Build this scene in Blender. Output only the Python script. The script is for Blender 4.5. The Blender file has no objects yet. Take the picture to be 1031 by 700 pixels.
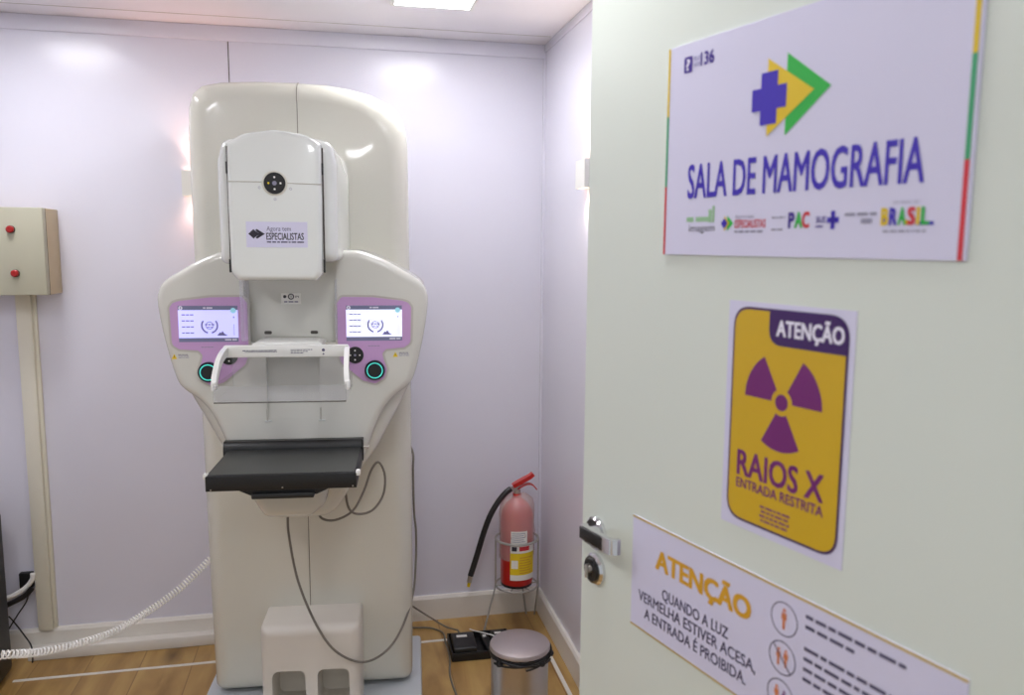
import bpy, bmesh, math, random
from mathutils import Vector, Matrix
random.seed(7)
S = bpy.context.scene
COL = S.collection
PI = math.pi

# ------------------------------------------------------------------ materials
MATS = {}
def srgb(r, g, b):
    f = lambda c: (c/255/12.92) if c/255 <= .04045 else ((c/255+.055)/1.055)**2.4
    return (f(r), f(g), f(b), 1)
def mat(name, rgb, rough=.5, metal=0, coat=0, emit=0, emit_rgb=None, noise=0, nscale=30, bump=0, spec=.5):
    if name in MATS: return MATS[name]
    m = bpy.data.materials.new(name); m.use_nodes = True
    nt = m.node_tree; b = nt.nodes['Principled BSDF']
    c = srgb(*rgb)
    b.inputs['Base Color'].default_value = c
    b.inputs['Roughness'].default_value = rough
    b.inputs['Metallic'].default_value = metal
    b.inputs['Specular IOR Level'].default_value = spec
    b.inputs['Coat Weight'].default_value = coat
    b.inputs['Coat Roughness'].default_value = .05
    if emit:
        b.inputs['Emission Color'].default_value = srgb(*(emit_rgb or rgb))
        b.inputs['Emission Strength'].default_value = emit
    if noise or bump:
        tc = nt.nodes.new('ShaderNodeTexCoord'); n = nt.nodes.new('ShaderNodeTexNoise')
        n.inputs['Scale'].default_value = nscale; n.inputs['Detail'].default_value = 3
        nt.links.new(tc.outputs['Object'], n.inputs['Vector'])
        if noise:
            mx = nt.nodes.new('ShaderNodeMix'); mx.data_type = 'RGBA'
            mx.inputs[6].default_value = tuple(x*(1-noise) for x in c[:3])+(1,)
            mx.inputs[7].default_value = tuple(min(1, x*(1+noise)) for x in c[:3])+(1,)
            nt.links.new(n.outputs['Fac'], mx.inputs[0]); nt.links.new(mx.outputs[2], b.inputs['Base Color'])
        if bump:
            bp = nt.nodes.new('ShaderNodeBump'); bp.inputs['Strength'].default_value = bump; bp.inputs['Distance'].default_value = .002
            nt.links.new(n.outputs['Fac'], bp.inputs['Height']); nt.links.new(bp.outputs['Normal'], b.inputs['Normal'])
    MATS[name] = m
    return m
def clear_mat(name, rgb, alpha, rough=.08):
    m = bpy.data.materials.new(name); m.use_nodes = True
    nt = m.node_tree; nt.nodes.remove(nt.nodes['Principled BSDF'])
    out = nt.nodes['Material Output']
    tr = nt.nodes.new('ShaderNodeBsdfTransparent'); tr.inputs[0].default_value = srgb(*rgb)
    gl = nt.nodes.new('ShaderNodeBsdfGlossy'); gl.inputs['Roughness'].default_value = rough
    df = nt.nodes.new('ShaderNodeBsdfDiffuse'); df.inputs[0].default_value = srgb(*rgb)
    m1 = nt.nodes.new('ShaderNodeMixShader'); m1.inputs[0].default_value = alpha
    m2 = nt.nodes.new('ShaderNodeMixShader')
    nt.links.new(tr.outputs[0], m1.inputs[1]); nt.links.new(df.outputs[0], m1.inputs[2])
    m2.inputs[0].default_value = .045; nt.links.new(m1.outputs[0], m2.inputs[1]); nt.links.new(gl.outputs[0], m2.inputs[2])
    nt.links.new(m2.outputs[0], out.inputs[0])
    MATS[name] = m
    return m

wallm = mat('wall_panel', (226, 225, 237), rough=.24, noise=.012, nscale=2.5, bump=.02, spec=.42)
ceilm = mat('ceiling_panel', (236, 233, 238), rough=.4, noise=.01, nscale=2)
basem = mat('baseboard_paint', (232, 228, 220), rough=.35, noise=.02, nscale=8)
ivory = mat('ivory_gloss', (214, 212, 199), rough=.26, coat=.6, noise=.008, nscale=3)
ivory2 = mat('ivory_satin', (211, 209, 196), rough=.3, coat=.5)
cream = mat('cream_gloss', (222, 212, 188), rough=.3, coat=.5)
white_gloss = mat('white_gloss', (226, 229, 224), rough=.22, coat=.7)
armw = mat('arm_white', (214, 213, 203), rough=.27, coat=.6)
white_pl = mat('white_plastic', (232, 232, 226), rough=.35)
footw = mat('foot_plastic', (217, 211, 200), rough=.42)
seam_d = mat('seam_dark', (88, 84, 78), rough=.8)  # plain dark grey for joints, slots and thin edges
black = mat('black_plastic', (20, 20, 21), rough=.45, noise=.1, nscale=60)
blacks = mat('black_satin', (27, 28, 29), rough=.38)
carbon = mat('detector_top', (58, 60, 58), rough=.36, noise=.12, nscale=14)
pink = mat('panel_lilac', (200, 160, 206), rough=.35)
rimm = mat('panel_rim', (190, 187, 176), rough=.5)
teal = mat('teal_ring', (70, 200, 185), rough=.4, emit=.7)
navy = mat('knob_navy', (14, 26, 42), rough=.35)
platem = mat('base_plate', (196, 201, 205), rough=.45)
steel = mat('brushed_steel', (190, 184, 178), rough=.3, metal=1)
lidm = mat('lid_steel', (186, 176, 174), rough=.42, metal=.85, noise=.05, nscale=20)
chrome = mat('chrome', (225, 225, 228), rough=.12, metal=1)
greyw = mat('grey_wire', (176, 174, 170), rough=.4, metal=.5)
cablem = mat('grey_cable', (118, 112, 102), rough=.5)
cordw = mat('white_cord', (245, 244, 240), rough=.4)
red = mat('red_paint', (196, 26, 20), rough=.3, coat=.4)
redb = mat('red_button', (170, 22, 22), rough=.35)
hosem = mat('hose_rubber', (26, 24, 26), rough=.45)
yellow = mat('label_yellow', (232, 200, 24), rough=.5)
paper = mat('label_white', (236, 234, 228), rough=.5)
boxm = mat('box_beige', (188, 186, 165), rough=.5, noise=.02, nscale=20)
boxs = mat('box_side', (198, 180, 146), rough=.5)
condm = mat('conduit_beige', (226, 222, 206), rough=.5)
doorm = mat('door_laminate', (215, 222, 212), rough=.33, noise=.008, nscale=2)
signw = mat('sign_white', (212, 210, 232), rough=.4)
s_purple = mat('ink_purple', (62, 38, 140), rough=.5)
s_blue = mat('ink_blue', (58, 36, 176), rough=.5)
s_yel = mat('ink_yellow', (222, 190, 30), rough=.5)
s_grn = mat('ink_green', (38, 176, 66), rough=.5)
s_grn2 = mat('ink_sea_green', (60, 160, 110), rough=.5)
s_red = mat('ink_red', (206, 50, 60), rough=.5)
s_gold = mat('ink_gold', (214, 160, 40), rough=.5)
s_goldl = mat('ink_gold_line', (196, 168, 88), rough=.5)
s_ray = mat('sticker_yellow', (206, 168, 22), rough=.42)
s_vio = mat('ink_violet', (112, 30, 108), rough=.5)
s_dvio = mat('ink_dark_violet', (58, 24, 92), rough=.5)
s_grey = mat('ink_grey', (84, 80, 108), rough=.5)
s_lgrey = mat('ink_light_grey', (140, 138, 158), rough=.5)
s_org = mat('ink_orange', (214, 130, 84), rough=.5)
s_blk = mat('ink_black', (40, 36, 48), rough=.5)
s_lgrn = mat('ink_pale_green', (150, 190, 150), rough=.5)
wht = mat('ink_white', (235, 232, 245), rough=.5)
scr_bg = mat('screen_glow', (196, 196, 250), rough=.3, emit=.62, emit_rgb=(205, 205, 255))
scr_bg2 = mat('screen_glow_white', (220, 222, 250), rough=.3, emit=.75, emit_rgb=(226, 228, 255))
scr_bar = mat('screen_bar', (110, 112, 140), rough=.3, emit=.2)
scr_ink = mat('screen_ink', (116, 112, 160), rough=.3, emit=.1)
scr_teal = mat('screen_teal', (150, 205, 215), rough=.3, emit=.4)
led = mat('led_panel', (255, 255, 255), rough=.5, emit=36, emit_rgb=(250, 250, 255))
led2 = mat('led_panel_fill', (255, 255, 255), rough=.5, emit=46, emit_rgb=(250, 250, 255))  # stronger emission for the added panels that are out of view
ledw = mat('warm_lens', (255, 220, 190), rough=.5, emit=6, emit_rgb=(255, 214, 190))
clearp = clear_mat('clear_acrylic', (250, 250, 250), .04)
clearf = clear_mat('clear_acrylic_front', (246, 246, 247), .07)
guardm = clear_mat('frosted_guard', (250, 250, 254), .16, .25)
wrapm = clear_mat('plastic_wrap', (252, 240, 238), .26, .15)

def wood():
    m = bpy.data.materials.new('vinyl_wood'); m.use_nodes = True
    nt = m.node_tree; b = nt.nodes['Principled BSDF']; N = nt.nodes.new; L = nt.links.new
    tc = N('ShaderNodeTexCoord'); mp = N('ShaderNodeMapping'); mp.inputs['Rotation'].default_value = (0, 0, PI/2)
    L(tc.outputs['Object'], mp.inputs[0])
    br = N('ShaderNodeTexBrick'); br.inputs['Color1'].default_value = (0, 0, 0, 1); br.inputs['Color2'].default_value = (1, 1, 1, 1)
    br.inputs['Mortar'].default_value = (.5, .5, .5, 1); br.inputs['Scale'].default_value = 1
    br.inputs['Brick Width'].default_value = 4.0; br.inputs['Row Height'].default_value = .18; br.inputs['Mortar Size'].default_value = .0018
    br.inputs['Mortar Smooth'].default_value = 0
    L(mp.outputs[0], br.inputs[0])
    mp2 = N('ShaderNodeMapping'); mp2.inputs['Scale'].default_value = (7, 1.3, 1)
    L(tc.outputs['Object'], mp2.inputs[0])
    n = N('ShaderNodeTexNoise'); n.inputs['Scale'].default_value = 1.6; n.inputs['Detail'].default_value = 5; n.inputs['Distortion'].default_value = .8
    add = N('ShaderNodeVectorMath'); add.operation = 'ADD'
    L(mp2.outputs[0], add.inputs[0]); L(br.outputs['Color'], add.inputs[1]); L(add.outputs[0], n.inputs['Vector'])
    cr = N('ShaderNodeValToRGB'); e = cr.color_ramp.elements
    e[0].position = .28; e[0].color = srgb(140, 104, 54); e[1].position = .75; e[1].color = srgb(200, 166, 104)
    k = e.new(.5); k.color = srgb(176, 140, 82)
    L(n.outputs['Fac'], cr.inputs[0])
    v = N('ShaderNodeTexVoronoi'); v.inputs['Scale'].default_value = 4.2
    mp3 = N('ShaderNodeMapping'); mp3.inputs['Scale'].default_value = (1.3, .6, 1)
    L(tc.outputs['Object'], mp3.inputs[0]); L(mp3.outputs[0], v.inputs['Vector'])
    kr = N('ShaderNodeValToRGB'); kr.color_ramp.elements[0].color = srgb(96, 66, 34); kr.color_ramp.elements[1].color = (1, 1, 1, 1)
    kr.color_ramp.elements[0].position = .0; kr.color_ramp.elements[1].position = .24
    L(v.outputs['Distance'], kr.inputs[0])
    mx = N('ShaderNodeMix'); mx.data_type = 'RGBA'; mx.blend_type = 'MULTIPLY'; mx.inputs[0].default_value = .8
    L(cr.outputs[0], mx.inputs[6]); L(kr.outputs[0], mx.inputs[7])
    mx2 = N('ShaderNodeMix'); mx2.data_type = 'RGBA'; mx2.inputs[7].default_value = srgb(140, 106, 60)
    L(br.outputs['Fac'], mx2.inputs[0]); L(mx.outputs[2], mx2.inputs[6]); L(mx2.outputs[2], b.inputs['Base Color'])
    b.inputs['Roughness'].default_value = .34
    return m
woodm = wood()

# ------------------------------------------------------------------ mesh tools
class MB:
    """collects shapes into one mesh; each face keeps a material slot"""
    def __init__(s): s.v = []; s.f = []; s.m = []; s.mats = []
    def mi(s, m):
        if m not in s.mats: s.mats.append(m)
        return s.mats.index(m)
    def add(s, verts, faces, m):
        o = len(s.v); s.v += [tuple(p) for p in verts]; i = s.mi(m)
        for f in faces: s.f.append([o+k for k in f]); s.m.append(i)
    def box(s, x0, x1, y0, y1, z0, z1, m, r=0, seg=2):
        bm = bmesh.new(); bmesh.ops.create_cube(bm, size=1)
        for v in bm.verts:
            v.co = Vector(((x0+x1)/2+v.co.x*(x1-x0), (y0+y1)/2+v.co.y*(y1-y0), (z0+z1)/2+v.co.z*(z1-z0)))
        if r: bmesh.ops.bevel(bm, geom=bm.edges[:], offset=r, segments=seg, affect='EDGES', profile=.5)
        s.bm(bm, m); return s
    def bm(s, bm, m, M=None):
        bm.verts.index_update()
        s.add([(M @ v.co if M else v.co) for v in bm.verts], [[v.index for v in f.verts] for f in bm.faces], m); bm.free()
    def tube(s, pts, r, m, n=10, cap=True):
        pts = [Vector(p) for p in pts]; rs = r if isinstance(r, (list, tuple)) else [r]*len(pts)
        T = [(pts[min(i+1, len(pts)-1)]-pts[max(i-1, 0)]).normalized() for i in range(len(pts))]
        u = T[0].orthogonal().normalized(); vs = []; fs = []
        for i, p in enumerate(pts):
            u = (u-T[i]*u.dot(T[i])).normalized(); w = T[i].cross(u)
            for k in range(n):
                a = 2*PI*k/n; vs.append(p+(u*math.cos(a)+w*math.sin(a))*rs[i])
        for i in range(len(pts)-1):
            for k in range(n):
                k2 = (k+1) % n; fs.append([i*n+k, i*n+k2, (i+1)*n+k2, (i+1)*n+k])
        if cap: fs.append(list(range(n))[::-1]); fs.append([(len(pts)-1)*n+k for k in range(n)])
        s.add(vs, fs, m); return s
    def ring(s, c, R, r, m, N=40, n=8):
        vs = []; fs = []
        for i in range(N):
            a = 2*PI*i/N
            for k in range(n):
                b = 2*PI*k/n; q = R+r*math.cos(b)
                vs.append((c[0]+q*math.cos(a), c[1]+q*math.sin(a), c[2]+r*math.sin(b)))
        for i in range(N):
            for k in range(n): fs.append([i*n+k, ((i+1) % N)*n+k, ((i+1) % N)*n+(k+1) % n, i*n+(k+1) % n])
        s.add(vs, fs, m); return s
    def lathe(s, prof, m, c=(0, 0, 0), n=40, M=None):
        vs = []; fs = []
        for r, z in prof:
            for k in range(n):
                a = 2*PI*k/n; p = Vector((r*math.cos(a), r*math.sin(a), z))
                p = (M @ p) if M else p; vs.append(p+Vector(c))
        for i in range(len(prof)-1):
            for k in range(n): k2 = (k+1) % n; fs.append([i*n+k, i*n+k2, (i+1)*n+k2, (i+1)*n+k])
        if prof[0][0] > 1e-5: fs.append(list(range(n))[::-1])
        if prof[-1][0] > 1e-5: fs.append([(len(prof)-1)*n+k for k in range(n)])
        s.add(vs, fs, m); return s
    def prism(s, out, yf, yb, m, rf=0, rb=0, seg=6, sc=False, wt=None):
        """outline (x,z) counter-clockwise seen from -y; rounded front/back edges"""
        n = len(out); P = [Vector(p) for p in out]; N = []
        area = sum(P[i].x*P[(i+1) % n].y-P[(i+1) % n].x*P[i].y for i in range(n))
        if area < 0:
            P = P[::-1]; wt = wt[::-1] if wt else None
        wt = wt or [1]*n
        for i in range(n):
            a = (P[i]-P[i-1]).normalized(); b = (P[(i+1) % n]-P[i]).normalized()
            na = Vector((-a.y, a.x)); nb = Vector((-b.y, b.x)); q = (na+nb)
            q = q.normalized() if q.length > 1e-6 else na
            N.append(q/max(.5, q.dot(nb)))
        rings = []
        for i in range(seg+1 if rf else 1):
            t = i/seg*PI/2 if rf else PI/2; rings.append((rf*(1-math.sin(t)), yf+rf*(1-math.cos(t))))
        for i in range(seg+1 if rb else 1):
            t = PI/2-(i/seg*PI/2) if rb else PI/2; rings.append((rb*(1-math.sin(t)), yb-rb*(1-math.cos(t))))
        vs = []; fs = []
        for ins, y in rings:
            if sc:
                xs = [p.x for p in P]; zs = [p.y for p in P]; cx = (max(xs)+min(xs))/2; cz = (max(zs)+min(zs))/2
                kx = 1-ins/((max(xs)-min(xs))/2); kz = 1-ins/((max(zs)-min(zs))/2)
                for p in P: vs.append((cx+(p.x-cx)*kx, y, cz+(p.y-cz)*kz))
                continue
            for p, q, k in zip(P, N, wt): w = p+q*ins*k; vs.append((w.x, y, w.y))
        for i in range(len(rings)-1):
            for k in range(n): k2 = (k+1) % n; fs.append([i*n+k, (i+1)*n+k, (i+1)*n+k2, i*n+k2])
        fs.append(list(range(n))); fs.append([(len(rings)-1)*n+k for k in range(n)][::-1])
        s.add(vs, fs, m); return s
    def build(s, name, parent=None, smooth=True, ang=38):
        me = bpy.data.meshes.new(name); me.from_pydata(s.v, [], s.f)
        for m in s.mats: me.materials.append(m)
        me.polygons.foreach_set('material_index', s.m)
        bm = bmesh.new(); bm.from_mesh(me)
        if not getattr(s, 'flat', False): bmesh.ops.recalc_face_normals(bm, faces=bm.faces[:])
        if smooth:
            for f in bm.faces: f.smooth = True
            for e in bm.edges:
                if len(e.link_faces) == 2 and e.calc_face_angle(0) > math.radians(ang): e.smooth = False
        bm.to_mesh(me); bm.free(); me.update()
        o = bpy.data.objects.new(name, me); COL.objects.link(o)
        if parent: o.parent = parent
        return o

def rpoly(pts, r, n=6):
    """polygon with filleted corners; r a number or one per corner"""
    out = []; N = len(pts); rr = r if isinstance(r, (list, tuple)) else [r]*N
    for i in range(N):
        p = Vector(pts[i]); a = Vector(pts[i-1])-p; b = Vector(pts[(i+1) % N])-p
        q = rr[i]
        if q <= 0: out.append(tuple(p)); continue
        la, lb = a.length, b.length; a.normalize(); b.normalize()
        th = math.acos(max(-1, min(1, a.dot(b)))); t = min(q/math.tan(th/2), la*.49, lb*.49)
        A = p+a*t; B = p+b*t
        for k in range(n+1):
            u = k/n; out.append(tuple(A*(1-u)**2+p*2*u*(1-u)+B*u*u))
    return out
def spline(pts, n=8, closed=False):
    P = [Vector(p) for p in pts]; N = len(P); out = []
    for i in range(N if closed else N-1):
        g = (lambda k: P[k % N]) if closed else (lambda k: P[max(0, min(N-1, k))])
        a, b, c, d = g(i-1), g(i), g(i+1), g(i+2)
        for k in range(n):
            t = k/n; out.append(.5*((2*b)+(c-a)*t+(2*a-5*b+4*c-d)*t*t+(3*b-a-3*c+d)*t**3))
    if not closed: out.append(P[-1])
    return out
def circ(x, z, r, n=32, a0=0, a1=2*PI): return [(x+r*math.cos(a0+(a1-a0)*k/n), z+r*math.sin(a0+(a1-a0)*k/n)) for k in range(n)]
def arc_band(x, z, r0, r1, a0, a1, n=24):
    return [(x+r1*math.cos(a0+(a1-a0)*k/n), z+r1*math.sin(a0+(a1-a0)*k/n)) for k in range(n+1)] + \
           [(x+r0*math.cos(a1+(a0-a1)*k/n), z+r0*math.sin(a1+(a0-a1)*k/n)) for k in range(n+1)]

def font_mesh(txt, bold=0):
    cu = bpy.data.curves.new('t', 'FONT'); cu.body = txt; cu.size = 1; cu.offset = bold; cu.resolution_u = 3
    o = bpy.data.objects.new('t', cu); COL.objects.link(o)
    dg = bpy.context.evaluated_depsgraph_get()
    me = bpy.data.meshes.new_from_object(o.evaluated_get(dg))
    vs = [tuple(v.co) for v in me.vertices]; fs = [list(p.vertices) for p in me.polygons]
    bpy.data.objects.remove(o); bpy.data.curves.remove(cu); bpy.data.meshes.remove(me)
    return vs, fs
CAP = None
def cap_h():
    global CAP
    if CAP is None:
        v, f = font_mesh('H'); CAP = max(p[1] for p in v)
    return CAP
class Decal(MB):
    """flat printed shapes in the x-z plane, facing -y, in thin layers"""
    flat = True
    def __init__(s, y0, step=.0003): super().__init__(); s.y0 = y0; s.step = step
    def poly(s, pts, m, k=1):
        y = s.y0-k*s.step; pts = [tuple(p) for p in pts]
        a = sum(pts[i][0]*pts[(i+1) % len(pts)][1]-pts[(i+1) % len(pts)][0]*pts[i][1] for i in range(len(pts)))
        if a < 0: pts = pts[::-1]
        s.add([(p[0], y, p[1]) for p in pts], [list(range(len(pts)))], m); return s
    def rect(s, x0, x1, z0, z1, m, k=1): return s.poly([(x0, z0), (x1, z0), (x1, z1), (x0, z1)], m, k)
    def line(s, p, q, w, m, k=1):
        p = Vector(p); q = Vector(q); d = (q-p).normalized(); n = Vector((-d.y, d.x))*w/2
        return s.poly([p-n, q-n, q+n, p+n], m, k)
    def ringz(s, x, z, r0, r1, m, k=1, n=36, a0=0, a1=2*PI):
        y = s.y0-k*s.step; vs = []; fs = []
        for i in range(n+1):
            a = a0+(a1-a0)*i/n
            vs += [(x+r0*math.cos(a), y, z+r0*math.sin(a)), (x+r1*math.cos(a), y, z+r1*math.sin(a))]
        for i in range(n): fs.append([2*i, 2*i+1, 2*i+3, 2*i+2])
        s.add(vs, fs, m); return s
    def text(s, txt, x0, x1, z0, h, m, k=1, bold=0, slant=0):
        vs, fs = font_mesh(txt, 0); c = cap_h()
        if bold:
            n = len(vs); V = []; F = []
            for q, (dx, dy) in enumerate(((-1, -.6), (1, -.6), (-1, .6), (1, .6), (0, 0))):
                V += [(v[0]+dx*bold, v[1]+dy*bold, q*.00003) for v in vs]; F += [[i+q*n for i in g] for g in fs]
            vs, fs = V, F
        a = min(v[0] for v in vs); b = max(v[0] for v in vs); y = s.y0-k*s.step
        s.add([(x0+(v[0]-a)/(b-a)*(x1-x0)+slant*v[1]*h/c, y-v[2], z0+v[1]*h/c) for v in vs], fs, m); return s
    def words(s, x0, x1, z0, h, m, k=1, seed=0):
        rd = random.Random(seed); x = x0
        while x < x1-h:
            w = h*rd.uniform(1.4, 5); s.rect(x, min(x+w, x1), z0, z0+h, m, k); x += w+h*.7
        return s

def empty(name, loc, rz=0, label=None, cat=None, group=None):
    o = bpy.data.objects.new(name, None); COL.objects.link(o); o.location = loc; o.rotation_euler = (0, 0, rz)
    o.empty_display_size = .05
    if label: tag(o, label, cat, group)
    return o
def tag(o, label, cat, group=None):
    o['label'] = label; o['category'] = cat
    if group: o['group'] = group
    return o
def struct(name, mb, parent=None, **k):
    o = mb.build(name, parent, **k)
    if not parent: o['kind'] = 'structure'
    return o
def cut(obj, cutter_mb, name='cut'):
    c = cutter_mb.build(name, None, smooth=False); c.matrix_world = obj.matrix_world if not obj.parent else Matrix()
    c.parent = obj.parent
    bpy.context.view_layer.update()
    md = obj.modifiers.new('b', 'BOOLEAN'); md.object = c; md.operation = 'DIFFERENCE'; md.solver = 'EXACT'
    dg = bpy.context.evaluated_depsgraph_get(); me = bpy.data.meshes.new_from_object(obj.evaluated_get(dg))
    obj.modifiers.clear(); old = obj.data; obj.data = me; bpy.data.meshes.remove(old); bpy.data.objects.remove(c)
    bm = bmesh.new(); bm.from_mesh(me)
    for f in bm.faces: f.smooth = True
    for e in bm.edges: e.smooth = not (len(e.link_faces) == 2 and e.calc_face_angle(0) > math.radians(38))
    bm.to_mesh(me); bm.free()
    return obj

# ------------------------------------------------------------------ the room
WY, WX, CZ = 3.085, .785, 2.25       # back wall, right wall, ceiling
LX = -1.65
struct('floor', MB().box(LX, WX+.08, -1.2, WY+.08, -.08, 0, woodm), smooth=False)
struct('ceiling', MB().box(LX, WX+.08, -.6, WY+.08, CZ, CZ+.08, ceilm), smooth=False)
struct('wall_back', MB().box(LX-.06, WX+.06, WY, WY+.06, 0, CZ, wallm), smooth=False)
struct('wall_right', MB().box(WX, WX+.06, .42, WY, 0, CZ, wallm), smooth=False)
struct('wall_left', MB().box(LX-.06, LX, .42, WY, 0, CZ, wallm), smooth=False)
def base_profile(y, s=-1): return [(y, 0), (y+s*.015, 0), (y+s*.015, .088), (y+s*.009, .099), (y, .1)]
def extrude_x(mb, prof, x0, x1, m):
    n = len(prof); vs = [(x0, p[0], p[1]) for p in prof]+[(x1, p[0], p[1]) for p in prof]
    mb.add(vs, [[i, (i+1) % n, n+(i+1) % n, n+i] for i in range(n)]+[list(range(n)), [n+i for i in range(n)][::-1]], m); return mb
def extrude_y(mb, prof, y0, y1, m):
    n = len(prof); vs = [(p[0], y0, p[1]) for p in prof]+[(p[0], y1, p[1]) for p in prof]
    mb.add(vs, [[i, (i+1) % n, n+(i+1) % n, n+i] for i in range(n)]+[list(range(n)), [n+i for i in range(n)][::-1]], m); return mb
struct('baseboard_back', extrude_x(MB(), base_profile(WY), LX, WX, basem), smooth=False)
struct('baseboard_right', extrude_y(MB(), base_profile(WX), .42, WY-.015, basem), smooth=False)
struct('baseboard_left', extrude_y(MB(), [(2*LX-(p[0]-WX+LX)+0, p[1]) for p in base_profile(WX)], .42, WY-.015, basem), smooth=False)
# low white ledge in front of the left part of the baseboard
struct('trim_1', MB().box(-1.12, -.30, 3.028, WY-.015, 0, .043, basem, .004), ang=30)
# thin white joint strips in the vinyl
struct('trim_2', MB().box(-1.12, .60, 2.888, 2.900, 0, .003, basem), smooth=False)
struct('trim_3', MB().box(.724, .738, 1.2, 2.74, 0, .003, basem), smooth=False)
# shallow cornice and panel joints
struct('trim_4', MB().box(LX, WX, WY-.010, WY, CZ-.052, CZ, wallm, .004), ang=30)
struct('trim_5', MB().box(WX-.008, WX, .42, WY-.01, CZ-.030, CZ, wallm, .004), ang=30)
struct('trim_6', MB().box(-.3665, -.3635, WY-.0012, WY, .1, CZ-.052, seam_d), smooth=False)
struct('trim_7', MB().box(WX-.010, WX, WY-.010, WY, .1, CZ-.052, wallm), smooth=False)
struct('trim_8', MB().box(LX, WX-.014, 2.955, 2.957, CZ-.0012, CZ, rimm), smooth=False)

# ------------------------------------------------------------------ ceiling lights
def panel_light(x, y, label, lm=led):
    t = empty('ceiling_light', (x, y, CZ), 0, label, 'ceiling light', 'square light panels in the ceiling')
    a = .118
    f = MB(); b = .130
    for (x0, x1, y0, y1) in ((-b, b, -b, -a), (-b, b, a, b), (-b, -a, -a, a), (a, b, -a, a)): f.box(x0, x1, y0, y1, -.008, 0, white_pl)
    f.build('frame', t, smooth=False)
    MB().box(-a, a, -a, a, -.006, -.001, lm).build('diffuser', t, smooth=False)
    return t
panel_light(.305, 2.545, 'square white light panel in the ceiling above the corner with the extinguisher')
panel_light(-.98, 2.545, 'square white light panel in the ceiling above the beige control box')
panel_light(.305, 1.15, 'added square fill light panel in the ceiling beside the open door, out of view', led2)  # unseen panel, added to light the front of the machine
panel_light(-.98, 1.15, 'added square fill light panel in the ceiling at the left near the entrance, out of view', led2)  # its unseen counterpart on the left, also added only for its light

panel_light(-.25, -.30, 'added square fill light panel in the ceiling outside the room, behind the camera', led2)  # added behind the camera as frontal fill for machine and door

# ------------------------------------------------------------------ wall sconces
def sconce(loc, rz, label, col, e):
    t = empty('wall_sconce', loc, rz, label, 'wall light', 'up-and-down wall lights')
    w, d, h, k = .05, .034, .044, .003
    s = MB()
    s.box(-w, w, -d, -d+k, -h, h, white_pl); s.box(-w, w, -k, 0, -h, h, white_pl)
    s.box(-w, -w+k, -d+k, -k, -h, h, white_pl); s.box(w-k, w, -d+k, -k, -h, h, white_pl)
    s.build('housing', t, smooth=False)
    for sg in (-1, 1): MB().box(-w+k, w-k, -d+k, -k, sg*(h-.012)-.002, sg*(h-.012)+.002, ledw).build('lens', t, smooth=False)
    for sg in (-1, 1):
        l = bpy.data.lights.new('sconce_lamp', 'SPOT'); l.energy = e*(2.2 if sg > 0 else 1); l.color = col; l.spot_size = math.radians(100 if sg > 0 else 125); l.spot_blend = .9
        l.shadow_soft_size = .02
        o = bpy.data.objects.new('sconce_lamp', l); COL.objects.link(o); o.parent = t; o.location = (0, -.020, sg*(h+.012))
        if sg > 0: o.rotation_euler = (PI, 0, 0)
    return t
sconce((-.482, WY, 1.705), 0, 'small white wall light on the back wall, half hidden behind the machine column', (1, .56, .42), 1.5)
sconce((WX, 2.495, 1.722), -PI/2, 'small white wall light on the right wall beside the door edge', (1, .84, .68), 1.8)

# ------------------------------------------------------------------ mammography machine (local frame: front is -y)
MTH = math.radians(-5)
MM = empty('mammography_machine', (-.105, 2.55, 0), MTH,
           'ivory white mammography machine with two lilac control panels and black breast tray', 'medical machine')
colm = [(-.318, .05), (.318, .05), (.322, .4), (.322, 1.3), (.318, 1.80), (.310, 1.853), (.293, 1.890), (.257, 1.925), (.205, 1.950), (.136, 1.966), (.076, 1.975),
        (-.019, 1.979), (-.131, 1.979), (-.233, 1.974), (-.290, 1.962), (-.318, 1.938), (-.329, 1.895), (-.333, 1.81), (-.330, 1.3), (-.323, .4)]
crr = [.03, .03, 0, 0] + [.02]*12 + [.02, 0, 0, 0]
MB().prism(rpoly(colm, crr, 4), -.002, .17, ivory, rf=.058, seg=9, sc=True).build('column_cover', MM)
inner = [(x*.985, z if z < .1 else z-.006) for x, z in colm]
MB().prism(rpoly(inner, crr, 4), .165, .42, cream, rb=.03, sc=True).build('column_back', MM)
# vertical seam following the face and crown of the column
sm = MB()
path = [(-.005, -.0022, .055), (-.005, -.0022, 1.2), (-.007, -.0022, 1.915)]
for k in range(9):
    a = k/8*PI/2; path.append((-.008, -.0022+.058*(1-math.cos(a)), 1.979-.0575+.058*math.sin(a)))
path.append((-.008, .16, 1.980))
sm.tube(path, .0013, mat('seam_soft', (124, 119, 108), rough=.7), 6); sm.build('seam', MM)
# base plate
MB().box(-.35, .35, -.34, .36, 0, .042, platem, .012).build('base_plate', MM)
d = Decal(-.342); d = Decal(0)
ms = MB(); ms.box(.165, .215, -.145, -.115, .042, .0428, paper); ms.build('floor_label', MM, smooth=False); ms = MB(); ms.box(.235, .26, -.14, -.12, .042, .0428, paper); ms.build('floor_label', MM, smooth=False)
# foot cover with two openings
fc = MB().prism(rpoly([(-.138, .045), (.160, .045), (.160, .343), (-.138, .343)], [.004, .004, .012, .012]), -.155, 0, footw, rf=.028, seg=6, sc=True).build('foot_cover', MM)
for x0, x1 in ((-.105, -.006), (.030, .126)):
    cut(fc, MB().prism(rpoly([(x0, .065), (x1, .065), (x1, .204), (x0, .204)], .024), -.3, -.025, footw))
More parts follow.
